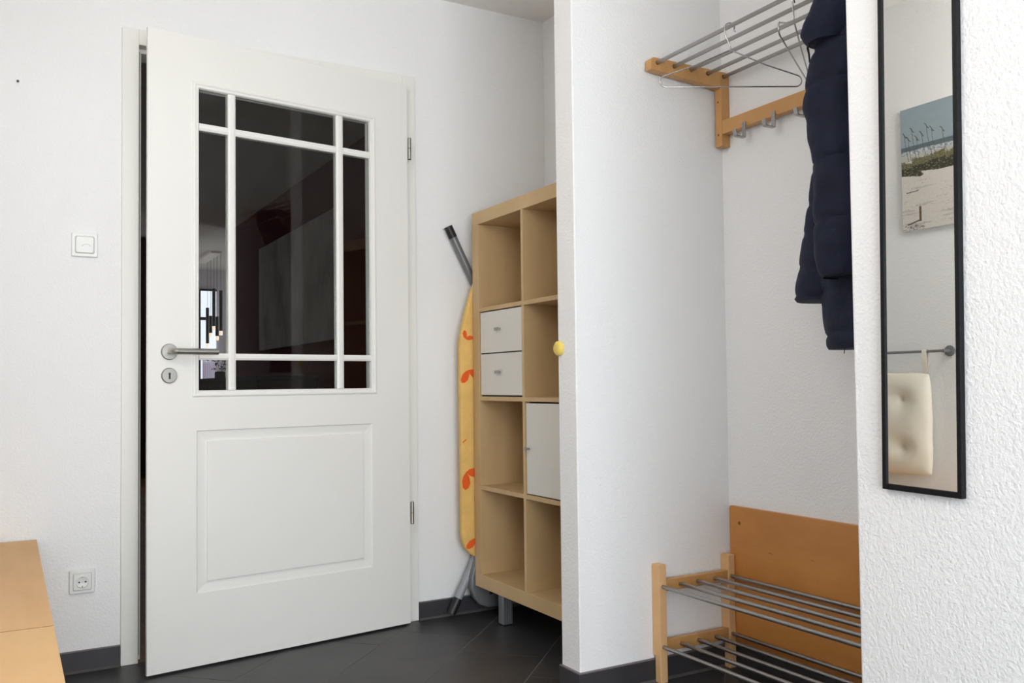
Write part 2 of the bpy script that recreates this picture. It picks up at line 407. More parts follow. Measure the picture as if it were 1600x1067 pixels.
# lever handle on a round rose
hx, hz = -0.917, 1.0505
ro = MB().lathe([(0.0265, 0), (0.0265, 0.007), (0.0245, 0.009), (0.012, 0.0092), (0.012, 0.011)], (hx, 0, hz), (0, -1, 0), 36).build('handle_rose', 'satin_steel', d1, local=True, smooth=True)
lv = MB().tube([(hx, -0.009, hz), (hx, -0.036, hz), (hx+0.002, -0.043, hz), (hx+0.007, -0.049, hz), (hx+0.014, -0.051, hz)], 0.0092, 18)
lv.tube([(hx+0.008, -0.051, hz), (hx+0.145, -0.051, hz)], 0.0102, 22).build('lever', 'satin_steel', ro, local=True, smooth=True)
es = MB().lathe([(0.0255, 0), (0.0255, 0.005), (0.023, 0.0075), (0.002, 0.0078)], (hx, 0, 0.972), (0, -1, 0), 36).build('key_escutcheon', 'satin_steel', d1, local=True, smooth=True)
kh = MB().lathe([(0.0038, 0), (0.0038, 0.0005)], (hx, -0.0078, 0.978), (0, -1, 0), 14)
kh.box(hx-0.0028, hx+0.0028, -0.0083, -0.0076, 0.9605, 0.977).build('keyhole', 'black_plastic', es, local=True)
for za, zb in ((1.825, 1.909), (0.393, 0.476)):
    zm = (za+zb)/2
    h = MB().cyl((0.0085, -0.004, za), (0.0085, -0.004, zm-0.001), 0.0072, 16).cyl((0.0085, -0.004, zm+0.001), (0.0085, -0.004, zb), 0.0072, 16).build('hinge', 'satin_steel', d1, local=True, smooth=True)
    MB().cyl((0.0085, -0.004, zm-0.0015), (0.0085, -0.004, zm+0.0015), 0.0066, 16).cyl((0.0085, -0.004, za-0.002), (0.0085, -0.004, za), 0.0066, 16).build('hinge_ring', 'black_plastic', h, local=True)

# ------------------------------------------------------------------ globe light added above the frame to even out the hallway
emis('globe_glow', (1.0, 0.955, 0.90), 21.0)
LP = (0.16, 1.46, 2.02)
lp = empty('added_globe_light', (LP[0], LP[1], ZC), 0, 'added unseen white globe light evening out the hallway', 'lamp')
MB().lathe([(0.055, 0), (0.055, 0.02), (0.03, 0.03)], (LP[0], LP[1], ZC), (0, 0, -1), 28).build('ceiling_rose', 'switch_white', lp, smooth=True)
MB().cyl((LP[0], LP[1], ZC-0.03), (LP[0], LP[1], LP[2]+0.135), 0.008, 12).build('stem', 'satin_steel', lp, smooth=True)
MB().lathe([(max(0.002, 0.14*math.sin(math.pi*i/18)), 0.14*math.cos(math.pi*i/18)) for i in range(19)], LP, (0, 0, 1), 32).build('globe', 'globe_glow', lp, smooth=True)

# ------------------------------------------------------------------ living room beyond the door
LY = YB+0.115; XE = 1.972
struct('wall_red', MB().box(XE, XE+0.12, LY, 9.15, 0, ZC), 'red_paint', 'dark red living room wall seen through the door glass', 'wall')
struct('wall_living_left', MB().box(-2.1, -2.0, LY, 12.6, 0, ZC), 'living_wall', 'grey living room wall hidden behind the door', 'wall')
struct('wall_living_near', MB().box(-2.0, XL-0.1, LY-0.1, LY, 0, ZC), 'living_wall', 'grey living room wall beside the hallway door', 'wall')
struct('wall_far', MB().box(-2.0, 5.0, 12.5, 12.6, 0, ZC), 'living_wall', 'grey far wall with bright window seen through the left panes', 'wall')
struct('wall_living_right', MB().box(5.0, 5.1, 9.0, 12.6, 0, ZC), 'living_wall', 'grey side wall of the dining area', 'wall')
struct('wall_living_return', MB().box(XE+0.12, 5.0, 9.05, 9.15, 0, ZC), 'living_wall', 'grey return wall behind the red wall', 'wall')
struct('ceiling_living', MB().box(-2.1, 5.1, LY, 12.6, ZC, ZC+0.1), 'living_ceiling', 'dim grey ceiling of the living room', 'ceiling')
struct('floor_living', MB().box(-2.1, 5.1, YB, 12.6, -0.08, -0.003), 'living_floor', 'brown wooden floor beyond the doorway', 'floor')
w2 = empty('window_2', (2.38, 12.49, 0.9), 0, 'narrow bright far window behind the pendant lamps', 'window', kind='structure')
MB().box(2.27, 2.475, 12.47, 12.50, 0.85, 1.84).build('pane', 'far_window_light', w2)
MB().box(2.27, 2.475, 12.47, 12.50, 1.88, 2.235).build('pane', 'far_window_light', w2)
MB().box(2.235, 2.27, 12.455, 12.50, 0.82, 2.26).box(2.27, 2.48, 12.455, 12.5, 1.84, 1.88).box(2.27, 2.48, 12.455, 12.5, 2.235, 2.26).box(2.27, 2.48, 12.455, 12.5, 0.82, 0.85).build('window_frame', 'graphite', w2)
cv = empty('canvas_painting', (XE, 6.86, 1.25), 0, 'large grey abstract canvas on the dark red wall', 'painting')
MB().box(XE-0.035, XE-0.001, 5.80, 7.912, 1.250, 2.147).build('canvas', 'canvas_grey', cv)
# pendant cluster
pl = empty('pendant_lamp', (2.13, 11.1, ZC), 0, 'cluster of five slim black tube pendants seen through left pane', 'lamp')
MB().box(2.06, 2.18, 10.68, 11.62, ZC-0.025, ZC).build('ceiling_plate', 'steel_light', pl)
PEN = ((324, 11.50, 1.924, 1.429), (329, 11.30, 1.809, 1.548), (334, 11.10, 2.127, 1.620), (339, 10.92, 1.772, 1.490), (345, 10.74, 2.067, 1.541))
for (pxx, yy, zt, zb) in PEN:
    xx = yy*(0.1785932+(pxx-308)*0.00067254)
    c = MB().cyl((xx, yy, zb+0.05), (xx, yy, zt), 0.020, 14).build('tube', 'black_plastic', pl, smooth=True)
    MB().cyl((xx, yy, zt), (xx, yy, ZC-0.02), 0.002, 6).build('cable', 'black_plastic', c)
    MB().cyl((xx, yy, zb), (xx, yy, zb+0.05), 0.019, 14).build('light_end', 'lamp_glow', c, smooth=True)
# counter, plant, curtain, sideboard
ct = empty('bar_counter', (2.0, 9.8, 0), 0, 'dark counter below the plant seen through lower left pane', 'counter')
MB().box(1.55, 2.75, 9.55, 10.15, 0.925, 0.960).build('worktop', 'graphite', ct, bevel=0.004)
MB().box(1.60, 2.70, 9.60, 10.10, 0, 0.925).build('base', 'dark_wood', ct)
pp = empty('potted_plant', (1.995, 9.85, 0.960), 0, 'dark leafy plant in a glass vase on the far counter', 'plant')
MB().lathe([(0.045, 0), (0.055, 0.02), (0.055, 0.12), (0.05, 0.14)], (1.995, 9.85, 0.960), (0, 0, 1), 20).build('vase', 'graphite', pp, smooth=True)
lb = MB(); sb = MB()
for i in range(46):
    a = random.uniform(0, 6.283); rr_ = random.uniform(0.02, 0.14); zz = 1.12+random.uniform(0.0, 0.13)-rr_*0.15
    c = Vector((1.995+rr_*math.cos(a), 9.85+rr_*math.sin(a), zz))
    if i % 4 == 0: sb.tube([(1.995, 9.85, 1.0), (1.995+0.3*rr_*math.cos(a), 9.85+0.3*rr_*math.sin(a), 1.1), tuple(c)], 0.002, 5)
    d = Vector((math.cos(a), math.sin(a), random.uniform(-0.5, 0.6))).normalized(); s_ = d.cross(Vector((0, 0, 1))).normalized()
    u_ = s_.cross(d); L_ = random.uniform(0.04, 0.06)
    lb.add([c, c+d*L_*0.5+s_*0.015+u_*0.004, c+d*L_, c+d*L_*0.5-s_*0.015+u_*0.004, c+d*L_*0.5-u_*0.004], [(0, 1, 2, 3), (0, 4, 1), (1, 4, 2), (2, 4, 3), (3, 4, 0)])
lb.build('foliage', 'leaf_green', pp); sb.build('stem', 'leaf_green', pp)
b = MB()
n = 40; pts = [(2.29+0.19*i/n, 12.43+0.018*math.sin(i*1.25)) for i in range(n+1)]
b.add([(p[0], p[1], 0.02) for p in pts]+[(p[0], p[1], 1.27) for p in pts]+[(p[0], p[1]+0.004, 0.02) for p in pts]+[(p[0], p[1]+0.004, 1.30) for p in pts],
      [(i, i+1, n+2+i, n+1+i) for i in range(n)]+[(2*n+2+i, 3*n+3+i, 3*n+4+i, 2*n+3+i) for i in range(n)])
tag(b.build('curtain', 'curtain_white', smooth=True, origin=(2.38, 12.40, 0.02)), 'pale gathered half curtain under the far window', 'curtain')
sd = empty('sideboard', (1.74, 7.4, 0), 0, 'low dark sideboard along the dark red wall', 'sideboard')
MB().box(1.54, XE-0.005, 6.3, 8.6, 0.08, 0.985).build('body', 'dark_wood', sd, bevel=0.004)
MB().box(1.53, XE-0.004, 6.28, 8.62, 0.985, 1.01).build('top', 'graphite', sd)
for y_ in (6.4, 8.5):
    for x_ in (1.60, 1.90): MB().box(x_-0.02, x_+0.02, y_-0.02, y_+0.02, -0.003, 0.08).build('leg', 'dark_wood', sd)
for k in range(4): MB().box(1.532, 1.54, 6.32+k*0.57, 6.87+k*0.57, 0.1, 0.97).build('door', 'dark_wood', sd)

tc = empty('gap_darkener', (1.05, 10.2, 0), 0, 'added dark brown cabinet darkening the view through the gap beside the door', 'cabinet')  # added dark block, hides the bright far wall behind the door gap
MB().box(0.66, 1.46, 10.02, 10.40, 0, 2.50).build('body', 'dark_brown', tc, bevel=0.004)
for x_ in (0.665, 1.0625):
    dr = MB().box(x_, x_+0.3925, 10.0, 10.02, 0.03, 2.49).build('door', 'dark_brown', tc, bevel=0.002)
    MB().cyl((x_+0.36 if x_ < 1 else x_+0.03, 9.985, 1.0), (x_+0.36 if x_ < 1 else x_+0.03, 9.985, 1.15), 0.006, 10).build('handle', 'grey_metal_paint', dr)

# ------------------------------------------------------------------ cube shelf
sx, sy, sz = 1.6315, 3.1816, 0.1306
SD, SH, SWd, FT, DT = 0.39, 1.49, 0.79, 0.051, 0.016
cs = empty('cube_shelf', (sx+SD/2, sy-SWd/2, 0), 0, 'birch veneer cube shelf with eight compartments on metal legs', 'shelf')
ya, yb_ = sy-SWd, sy
MB().box(sx, sx+SD, yb_-0.052, yb_, sz+FT, sz+SH-FT).build('side_panel', 'birch', cs, bevel=0.0008, bseg=1)
MB().box(sx, sx+SD, ya, ya+0.052, sz+FT, sz+SH-FT).build('side_panel', 'birch', cs, bevel=0.0008, bseg=1)
MB().box(sx-0.0005, sx+SD, ya, yb_, sz+SH-FT, sz+SH).build('top_panel', 'birch_edge', cs, bevel=0.0008, bseg=1)
MB().box(sx-0.0005, sx+SD, ya, yb_, sz, sz+FT).build('bottom_panel', 'birch_edge', cs, bevel=0.0008, bseg=1)
cell = 0.335; ymid = (sy-0.387, sy-0.403)
zsh = [sz+FT+(i+1)*cell+i*DT for i in range(3)]
for i in range(3): MB().box(sx+0.0004, sx+SD-0.001, ya+0.052, yb_-0.052, zsh[i], zsh[i]+DT).build('shelf_board', 'birch', cs)
zz = [sz+FT]+[v for z in zsh for v in (z, z+DT)]+[sz+SH-FT]
for i in range(4): MB().box(sx+0.0008, sx+SD-0.001, ymid[1], ymid[0], zz[2*i], zz[2*i+1]).build('divider', 'birch_edge', cs)
for (lx, ly) in ((sx+0.055, sy-0.145), (sx+SD-0.06, sy-0.145), (sx+0.055, ya+0.10), (sx+SD-0.06, ya+0.10)):
    lg = MB().box(lx-0.02, lx+0.02, ly-0.02, ly+0.02, 0.006, sz)
    for k in range(4): lg.box(lx-0.021, lx-0.02, ly-0.0165+k*0.009, ly-0.0105+k*0.009, 0.008, sz-0.002).box(lx-0.0165+k*0.009, lx-0.0105+k*0.009, ly-0.021, ly-0.02, 0.008, sz-0.002)
    lg.build('leg', 'alu', cs)
    MB().box(lx-0.017, lx+0.017, ly-0.017, ly+0.017, 0, 0.006).build('foot_pad', 'black_plastic', cs)
# two-drawer insert: left column, second row from the top
def col_y(c): return (sy-0.052-0.335, sy-0.052) if c == 0 else (ya+0.052, ya+0.052+0.335)
def row_z(r): return zz[2*(3-r)], zz[2*(3-r)+1]
y0c, y1c = col_y(0); z0c, z1c = row_z(1)
di = empty('drawer_insert', (sx+0.2, (y0c+y1c)/2, z0c), 0, 'cream insert with two small drawers in the birch shelf', 'drawer unit')
m_ = 0.002
MB().box(sx+0.012, sx+0.37, y0c+m_, y0c+0.012, z0c+0.0002, z1c-m_).box(sx+0.012, sx+0.37, y1c-0.012, y1c-m_, z0c+0.0002, z1c-m_).box(sx+0.012, sx+0.37, y0c+0.012, y1c-0.012, z0c+0.0002, z0c+0.01).box(sx+0.012, sx+0.37, y0c+0.012, y1c-0.012, z1c-0.012, z1c-m_).box(sx+0.36, sx+0.37, y0c+0.012, y1c-0.012, z0c+0.01, z1c-0.012).box(sx+0.02, sx+0.36, y0c+0.012, y1c-0.012, (z0c+z1c)/2-0.004, (z0c+z1c)/2+0.004).build('body', 'insert_gap', di)
for k in range(2):
    za = z0c+0.006+k*0.1645; zb = za+0.1600
    dr = MB().box(sx+0.003, sx+0.018, y0c+0.005, y1c-0.007, za, zb).build('drawer', 'insert_cream', di, bevel=0.0012)
    yc = y1c-0.007-0.150; zc = za+0.088
    hd = MB().box(sx-0.010, sx-0.007, yc-0.015, yc+0.015, zc-0.006, zc+0.006).box(sx-0.007, sx+0.003, yc-0.013, yc-0.010, zc-0.004, zc+0.004).box(sx-0.007, sx+0.003, yc+0.010, yc+0.013, zc-0.004, zc+0.004)
    hd.build('handle', 'satin_steel', dr)
# door insert: right column, third row from the top
y0c, y1c = col_y(1); z0c, z1c = row_z(2)
do = empty('door_insert', (sx+0.2, (y0c+y1c)/2, z0c), 0, 'cream insert with a plain door in the birch shelf', 'cabinet insert')
MB().box(sx+0.020, sx+0.37, y0c+m_, y0c+0.012, z0c+0.0002, z1c-m_).box(sx+0.020, sx+0.37, y1c-0.012, y1c-m_, z0c+0.0002, z1c-m_).box(sx+0.020, sx+0.37, y0c+0.012, y1c-0.012, z0c+0.0002, z0c+0.012).box(sx+0.020, sx+0.37, y0c+0.012, y1c-0.012, z1c-0.012, z1c-m_).box(sx+0.36, sx+0.37, y0c+0.012, y1c-0.012, z0c+0.012, z1c-0.012).build('body', 'insert_gap', do)
dd = MB().box(sx+0.003, sx+0.019, y0c+0.004, y1c-0.005, z0c+0.004, z1c-0.006).build('door', 'insert_cream', do, bevel=0.0012)
yc = y1c-0.024; zc = (z0c+z1c)/2-0.002
MB().lathe([(0.004, 0), (0.004, 0.012), (0.007, 0.013), (0.007, 0.019), (0.006, 0.020)], (sx+0.003, yc, zc), (-1, 0, 0), 18).build('knob', 'satin_steel', dd, smooth=True)

# ------------------------------------------------------------------ ironing board squeezed between shelf and wall
ib = empty('ironing_board', (1.74, 3.23, 0), 0, 'folded ironing board with yellow leaf-print cover behind the shelf', 'ironing board')
out = []
XCn = 1.765; HW = 0.184
def side(z):   # half width at height z (nose at the top)
    if z > 1.10:
        t = min(1, (z-1.10)/0.38); return HW*math.sqrt(max(0, 1-t**1.2))*(1-0.05*t)
    if z < 0.34: 
        t = min(1, (0.34-z)/0.105); return HW-0.085*(1-math.sqrt(max(0, 1-t*t)))
    return HW
zl = [0.235+0.105*(1-math.cos(i/8*math.pi/2)) for i in range(9)] + [0.34+0.76*i/10 for i in range(1, 11)] + [1.10+0.38*math.sin(i/16*math.pi/2) for i in range(1, 17)]
left = [(XCn-side(z), z) for z in zl]; right = [(XCn+side(z), z) for z in reversed(zl)]
pts = left+right[1:]
pts = pts[::-1]
MB().prism(pts, 1, 3.193, 3.222).build('cover', 'iron_cover', ib, bevel=0.006, bseg=3, smooth=True)
def leaf_print(px_, pz, ang, s):
    """flat petal pair printed on the cover"""
    for da in (-0.75, 0.75):
        a = ang+da; d = Vector((math.cos(a), 0, math.sin(a))); p = Vector((-math.sin(a), 0, math.cos(a))); c = Vector((px_, 3.1922, pz))
        vs = [c+d*s*t+p*s*w for t, w in ((0, 0), (0.22, 0.22), (0.6, 0.32), (0.9, 0.2), (1.0, 0), (0.85, -0.16), (0.5, -0.22), (0.2, -0.14))]
        MB().add(vs+[v+Vector((0, 0.0009, 0)) for v in vs], [tuple(range(8)), tuple(range(15, 7, -1))]+[(i, (i+1) % 8, 8+(i+1) % 8, 8+i) for i in range(8)]).build('leaf_print', 'iron_print', ib)
leaf_print(1.615, 0.990, 4.9, 0.060); leaf_print(1.599, 0.580, 5.4, 0.070); leaf_print(1.640, 0.315, 4.6, 0.055); leaf_print(1.603, 1.115, 0.9, 0.035)
MB().tube([(1.586, 3.1924, 0.700), (1.602, 3.1924, 0.712)], 0.0022, 6).build('leaf_print', 'iron_print', ib)
MB().tube([(1.564, 3.255, 1.566), (1.80, 3.262, 1.115)], 0.0165, 18).build('upper_leg', 'grey_metal_paint', ib, smooth=True)
MB().tube([(1.5595, 3.2548, 1.575), (1.582, 3.2555, 1.532)], 0.0178, 18).build('rubber_cap', 'black_plastic', ib, smooth=True)
MB().tube([(1.572, 3.236, 0.060), (1.645, 3.238, 0.195), (1.72, 3.24, 0.36)], 0.0165, 18).build('lower_leg', 'leg_grey', ib, smooth=True)
MB().tube([(1.549, 3.2353, 0.018), (1.580, 3.2362, 0.075)], 0.0178, 18).build('rubber_cap', 'black_plastic', ib, smooth=True)
# curved iron rest at the foot
path = []
for i in range(19):
    t = i/18
    path.append((1.668-0.046*math.sin(t*math.pi*0.62), 3.222, 0.265-0.175*t) if t < 0.6 else (0, 0, 0))
prof_o = [(1.660, 0.245), (1.640, 0.215), (1.622, 0.160), (1.620, 0.115), (1.634, 0.075), (1.660, 0.045), (1.700, 0.030), (1.80, 0.030), (1.93, 0.034), (1.93, 0.235)]
MB().prism(prof_o[::-1], 1, 3.196, 3.228).build('iron_rest', 'grey_metal_paint', ib, bevel=0.007, bseg=3, smooth=True)
MB().prism([(1.700, 0.085), (1.80, 0.100), (1.80, 0.112), (1.700, 0.095)], 1, 3.188, 3.20).build('rest_bracket', 'black_plastic', ib)

# ------------------------------------------------------------------ small wall things
def rrect(w, h, r, n=5):
    pts = []
    for cx, cz, a0 in ((w/2-r, h/2-r, 0), (-w/2+r, h/2-r, 90), (-w/2+r, -h/2+r, 180), (w/2-r, -h/2+r, 270)):
        for i in range(n+1):
            a = R(a0+90*i/n); pts.append((cx+r*math.cos(a), cz+r*math.sin(a)))
    return pts
def plate(mb, cx, cz, w, h, r, y0, y1, w1=None):
    """rounded plate on a wall facing -y, from y0 (wall) out to y1, optionally tapering to w1"""
    p = rrect(w, h, r); k = (w1 or w)/w; n = len(p)
    vs = [(cx+a, y0, cz+c) for a, c in p]+[(cx+a*k, y1, cz+c*k) for a, c in p]
    return mb.add(vs, [tuple(range(n)), tuple(range(2*n-1, n-1, -1))]+[(i, n+i, n+(i+1) % n, (i+1) % n) for i in range(n)])
sw = empty('wall_dial', (0.2255, YB, 1.413), 0, 'white square dimmer dial on the wall left of the door', 'switch')
plate(MB(), 0.2255, 1.413, 0.081, 0.081, 0.004, YB, YB-0.011, 0.077).build('cover_frame', 'switch_white', sw, bevel=0.001)
pl2 = plate(MB(), 0.2255, 1.413, 0.060, 0.060, 0.006, YB-0.0095, YB-0.0116).build('gap_ring', 'switch_grey', sw)
key = plate(MB(), 0.2255, 1.413, 0.056, 0.056, 0.006, YB-0.0095, YB-0.0165, 0.053).build('rocker', 'switch_white', sw, bevel=0.001)
for i in range(7):
    a = R(20+i*23); MB().lathe([(0.0016, 0), (0.0016, 0.0004)], (0.2255+0.004+0.013*math.cos(a), YB-0.0165, 1.405+0.010*math.sin(a)), (0, -1, 0), 8).build('dial_mark', 'switch_grey', key)
so = empty('wall_socket', (0.222, YB, 0.2955), 0, 'white square power socket low on the wall left of door', 'socket')
plate(MB(), 0.222, 0.2955, 0.081, 0.081, 0.006, YB, YB-0.012, 0.074).build('cover_frame', 'switch_white', so, bevel=0.0015)
plate(MB(), 0.222, 0.2955, 0.057, 0.057, 0.005, YB-0.011, YB-0.0124).build('gap_ring', 'switch_grey', so)
ins = plate(MB(), 0.222, 0.2955, 0.0545, 0.0545, 0.005, YB-0.011, YB-0.0155, 0.052)
ins.build('insert', 'switch_white', so, bevel=0.001)
MB().lathe([(0.0205, 0), (0.0205, 0.0006), (0.0190, 0.0010), (0.0182, 0.0004)], (0.222, YB-0.0155, 0.2955), (0, -1, 0), 32).build('socket_well', 'switch_white', so, smooth=True)
arc = [(0.222+0.0188*math.cos(R(a)), YB-0.0163, 0.2955+0.0188*math.sin(R(a))) for a in range(200, 345, 12)]
MB().tube(arc, [0.0004+0.0009*math.sin(math.pi*i/(len(arc)-1)) for i in range(len(arc))], 6).build('well_lip', 'switch_grey', so)
for dx, dz, r_, nm, mm in ((-0.0095, 0, 0.0028, 'pin_hole', 'black_plastic'), (0.0095, 0, 0.0028, 'pin_hole', 'black_plastic'), (0, 0, 0.0014, 'screw', 'switch_grey'), (0, 0.015, 0.0014, 'earth_clip', 'grey_metal_paint')):
    MB().lathe([(r_, 0), (r_, 0.0006)], (0.222+dx, YB-0.0162, 0.2955+dz), (0, -1, 0), 14).build(nm, mm, so)
MB().box(0.2205, 0.2235, YB-0.0170, YB-0.0158, 0.2765, 0.2835).build('earth_clip', 'grey_metal_paint', so)
tag(MB().lathe([(0.0015, 0), (0.0015, 0.006), (0.004, 0.0065), (0.003, 0.0085)], (0.027, YB, 1.936), (0, -1, 0), 12).build('nail', 'black_plastic', origin=(0.027, YB, 1.936)), 'tiny dark nail high on the wall left of the door', 'nail')
tag(MB().lathe([(0.0225, 0), (0.0235, 0.004), (0.0225, 0.009), (0.018, 0.0135), (0.010, 0.016), (0.002, 0.0166)], (XR, 2.317, 1.040), (-1, 0, 0), 32).build('wall_bumper', 'yellow_bumper', smooth=True, origin=(XR, 2.317, 1.040)), 'round yellow wall bumper on the edge of the pier', 'door stop')

# ------------------------------------------------------------------ mirror
ph = R(0.95)
mi = empty('wall_mirror', (XR, 1.0665, 0.7195), 0, 'tall narrow wall mirror in a thin black frame', 'mirror')
mi.rotation_euler = (ph, 0, 0); WM[mi] = Matrix.Translation((XR, 1.0665, 0.7195)) @ Matrix.Rotation(ph, 4, 'X')
MWd, MH, fb, dpt = 0.0826, 1.20, 0.0090, 0.014
MB().box(-dpt, -0.0005, -MWd, -MWd+fb, 0, MH).build('frame_side', 'black_frame', mi, local=True, bevel=0.001)
MB().box(-dpt, -0.0005, MWd-fb, MWd, 0, MH).build('frame_side', 'black_frame', mi, local=True, bevel=0.001)
MB().box(-dpt, -0.0005, -MWd+fb, MWd-fb, 0, fb+0.002).build('frame_bottom', 'black_frame', mi, local=True, bevel=0.001)
MB().box(-dpt, -0.0005, -MWd+fb, MWd-fb, MH-fb, MH).build('frame_top', 'black_frame', mi, local=True, bevel=0.001)
MB().box(-0.010, -0.001, -MWd+fb-0.002, MWd-fb+0.002, fb, MH-fb+0.002).build('glass', 'mirror_silver', mi, local=True)

# ------------------------------------------------------------------ coat rack
cr = empty('coat_rack', (XN, 1.75, 1.70), 0, 'beech coat rack with steel tubes and hooks in the niche', 'coat rack')
YE = 1.30   # hidden far end of the rack
for yy in (2.190, YE):
    s_ = 1 if yy > 2 else 1
    MB().box(2.056, XN-0.001, yy, yy+0.030, 1.712, 1.962).build('upright', 'beech', cr, bevel=0.002)
    MB().prism([(1.764, 1.922), (2.056, 1.905), (2.056, 1.962), (1.776, 1.962), (1.764, 1.955)], 1, yy+0.0005, yy+0.0295).build('arm', 'beech', cr, bevel=0.002)
    for zz_ in (1.862, 1.752): MB().lathe([(0.0035, 0), (0.0035, 0.0006)], (2.056, yy+0.015, zz_), (-1, 0, 0), 12).build('screw_hole', 'knot_and_seam_shade', cr)
for tx in (1.790, 1.859, 1.929, 2.001, 2.070):
    MB().cyl((tx, YE+0.029, 1.946), (tx, 2.1905, 1.946), 0.0062, 16).build('tube', 'steel_tube', cr, smooth=True)
    MB().lathe([(0.0075, 0), (0.0075, 0.0006)], (tx, 2.190, 1.946), (0, -1, 0), 16).build('tube_socket', 'knot_and_seam_shade', cr)
MB().box(2.058, XN-0.008, YE+0.030, 2.190, 1.751, 1.797).build('hook_rail', 'beech', cr, bevel=0.002)
for hy in (2.086, 1.960, 1.834, 1.708, 1.582, 1.456):
    w = 0.0075
    MB().prism([(2.0555, 1.765), (2.0555, 1.7125), (2.020, 1.7125), (2.014, 1.716), (2.010, 1.735), (2.0135, 1.7355), (2.0175, 1.719), (2.021, 1.7165), (2.0515, 1.7165), (2.0515, 1.765)], 1, hy-w, hy+w).build('hook', 'steel_tube', cr, bevel=0.0006, bseg=1)

# ------------------------------------------------------------------ wire hangers
def hanger(cx, cy, dx, dy, label, tube_z=1.946, flip=1):
    d = Vector((dx, dy, 0)).normalized(); c = Vector((cx, cy, 0))
    hg = empty('coat_hanger', (cx, cy, 1.77), 0, label, 'hanger', 'wire hangers on the coat rack')
    def P(s, z): return tuple(c+d*s+Vector((0, 0, z)))
    zb, zn = 1.770, 1.873
    pts = []
    def corner(sg):
        cc = (0.186, zb+0.0165); r = 0.0165
        rng = range(-90, 71, 16)
        return [P(sg*(cc[0]+r*math.cos(R(a))), cc[1]+r*math.sin(R(a))) for a in rng]
    rt = corner(1); lt = corner(-1)
    loop = [P(-0.1, zb), P(0, zb), P(0.1, zb)] + rt + [P(0.10, zn-0.040), P(0.012, zn-0.002), P(0, zn+0.002), P(-0.012, zn-0.002), P(-0.10, zn-0.040)] + lt[::-1]
    MB().tube(loop, 0.0020, 10, closed=True).build('frame', 'chrome_wire', hg, smooth=True)
    # hook over the tube
    rh = 0.0125; zc = tube_z+0.0062+0.002-rh
    hp = [P(0, zn), P(0, zn+0.012), P(-0.004*flip, zn+0.024), P(-0.012*flip, zn+0.042), P(-rh*1.25*flip, zc-0.008)]
    for a in range(180, -41, -20): hp.append(P(flip*rh*math.cos(R(a))*(1.15 if a > 90 else 1.05), zc+rh*math.sin(R(a))))
    hp.append(P(flip*0.016, zc-0.013))
    MB().tube(hp, 0.0020, 10).build('hook', 'chrome_wire', hg, smooth=True)
hanger(1.788, 1.863, 0.878, -0.478, 'empty chrome wire hanger left on the rack, nearest the pier')
hanger(1.788, 1.628, 0.846, 0.533, 'empty chrome wire hanger turned sideways beside the navy jacket')

# ------------------------------------------------------------------ navy jacket
jk = empty('puffer_jacket', (1.95, 1.50, 1.02), 0, 'dark navy quilted jacket hanging in the niche beside the mirror wall', 'jacket')
def loft(rows, seams, seg=44, seed=0.0, amp=0.006, seam_d=0.0045, seam_w=0.006, capb=True, rot=0.0):
    """rows: (z, cx, cy, rx, ry); fine rows are interpolated; seams: z heights pinched"""
    m = MB(); zs_ = []
    zt, zbm = rows[0][0], rows[-1][0]; n = int((zt-zbm)/0.009)
    def at(z):
        for i in range(len(rows)-1):
            a, c = rows[i], rows[i+1]
            if a[0] >= z >= c[0]:
                t = (a[0]-z)/(a[0]-c[0]); t = t*t*(3-2*t)*0.5+t*0.5
                return [a[k]+(c[k]-a[k])*t for k in range(5)]
        return list(rows[-1])
    for i in range(n+1):
        z = zt+(zbm-zt)*i/n
        _, cx, cy, rx, ry = at(z)
        for k in range(seg):
            a = 2*math.pi*k/seg
            ca, sa = math.cos(a), math.sin(a)
            zq = z+0.012*math.sin(a*1.0+seed)+0.006*noise.noise(Vector((ca*1.5, sa*1.5, seed)))
            pin = sum(math.exp(-((zq-s)/seam_w)**2) for s in seams)
            bul = 0.0
            ss = sorted(list(seams)+[zt+0.05, zbm-0.02])
            for q in range(len(ss)-1):
                if ss[q] <= zq <= ss[q+1]: bul = math.sin(math.pi*(zq-ss[q])/(ss[q+1]-ss[q]))
            px_, py_ = cx+rx*ca, cy+ry*sa
            nz = noise.noise(Vector((px_*14+seed, py_*14, z*9)))*amp + noise.noise(Vector((px_*40, py_*40+seed, z*26)))*amp*0.45
            f = 0.002*bul - seam_d*pin + nz
            m.v.append((px_+f*ca, py_+f*sa, z))
    for i in range(n):
        for k in range(seg):
            a = i*seg+k; c = i*seg+(k+1) % seg
            m.f.append((a, c, c+seg, a+seg))
    m.f.append(tuple(range(seg)))
    if capb: m.f.append(tuple(n*seg+k for k in range(seg-1, -1, -1)))
    return m
NV = 'navy_fabric'
# body (mostly hidden behind the mirror wall corner)
loft([(1.93, 1.93, 1.48, 0.05, 0.06), (1.87, 1.93, 1.47, 0.07, 0.12), (1.75, 1.93, 1.47, 0.075, 0.15), (1.45, 1.955, 1.475, 0.085, 0.160), (1.193, 1.9585, 1.5069, 0.10, 0.180), (1.13, 1.9583, 1.5007, 0.10, 0.181), (1.068, 1.9583, 1.4987, 0.10, 0.181), (1.026, 1.9568, 1.4961, 0.098, 0.178), (1.014, 1.954, 1.4929, 0.094, 0.172)],
     [1.78, 1.62, 1.46, 1.30, 1.16, 1.045], seed=2.1, amp=0.007).build('body', NV, jk, smooth=True)
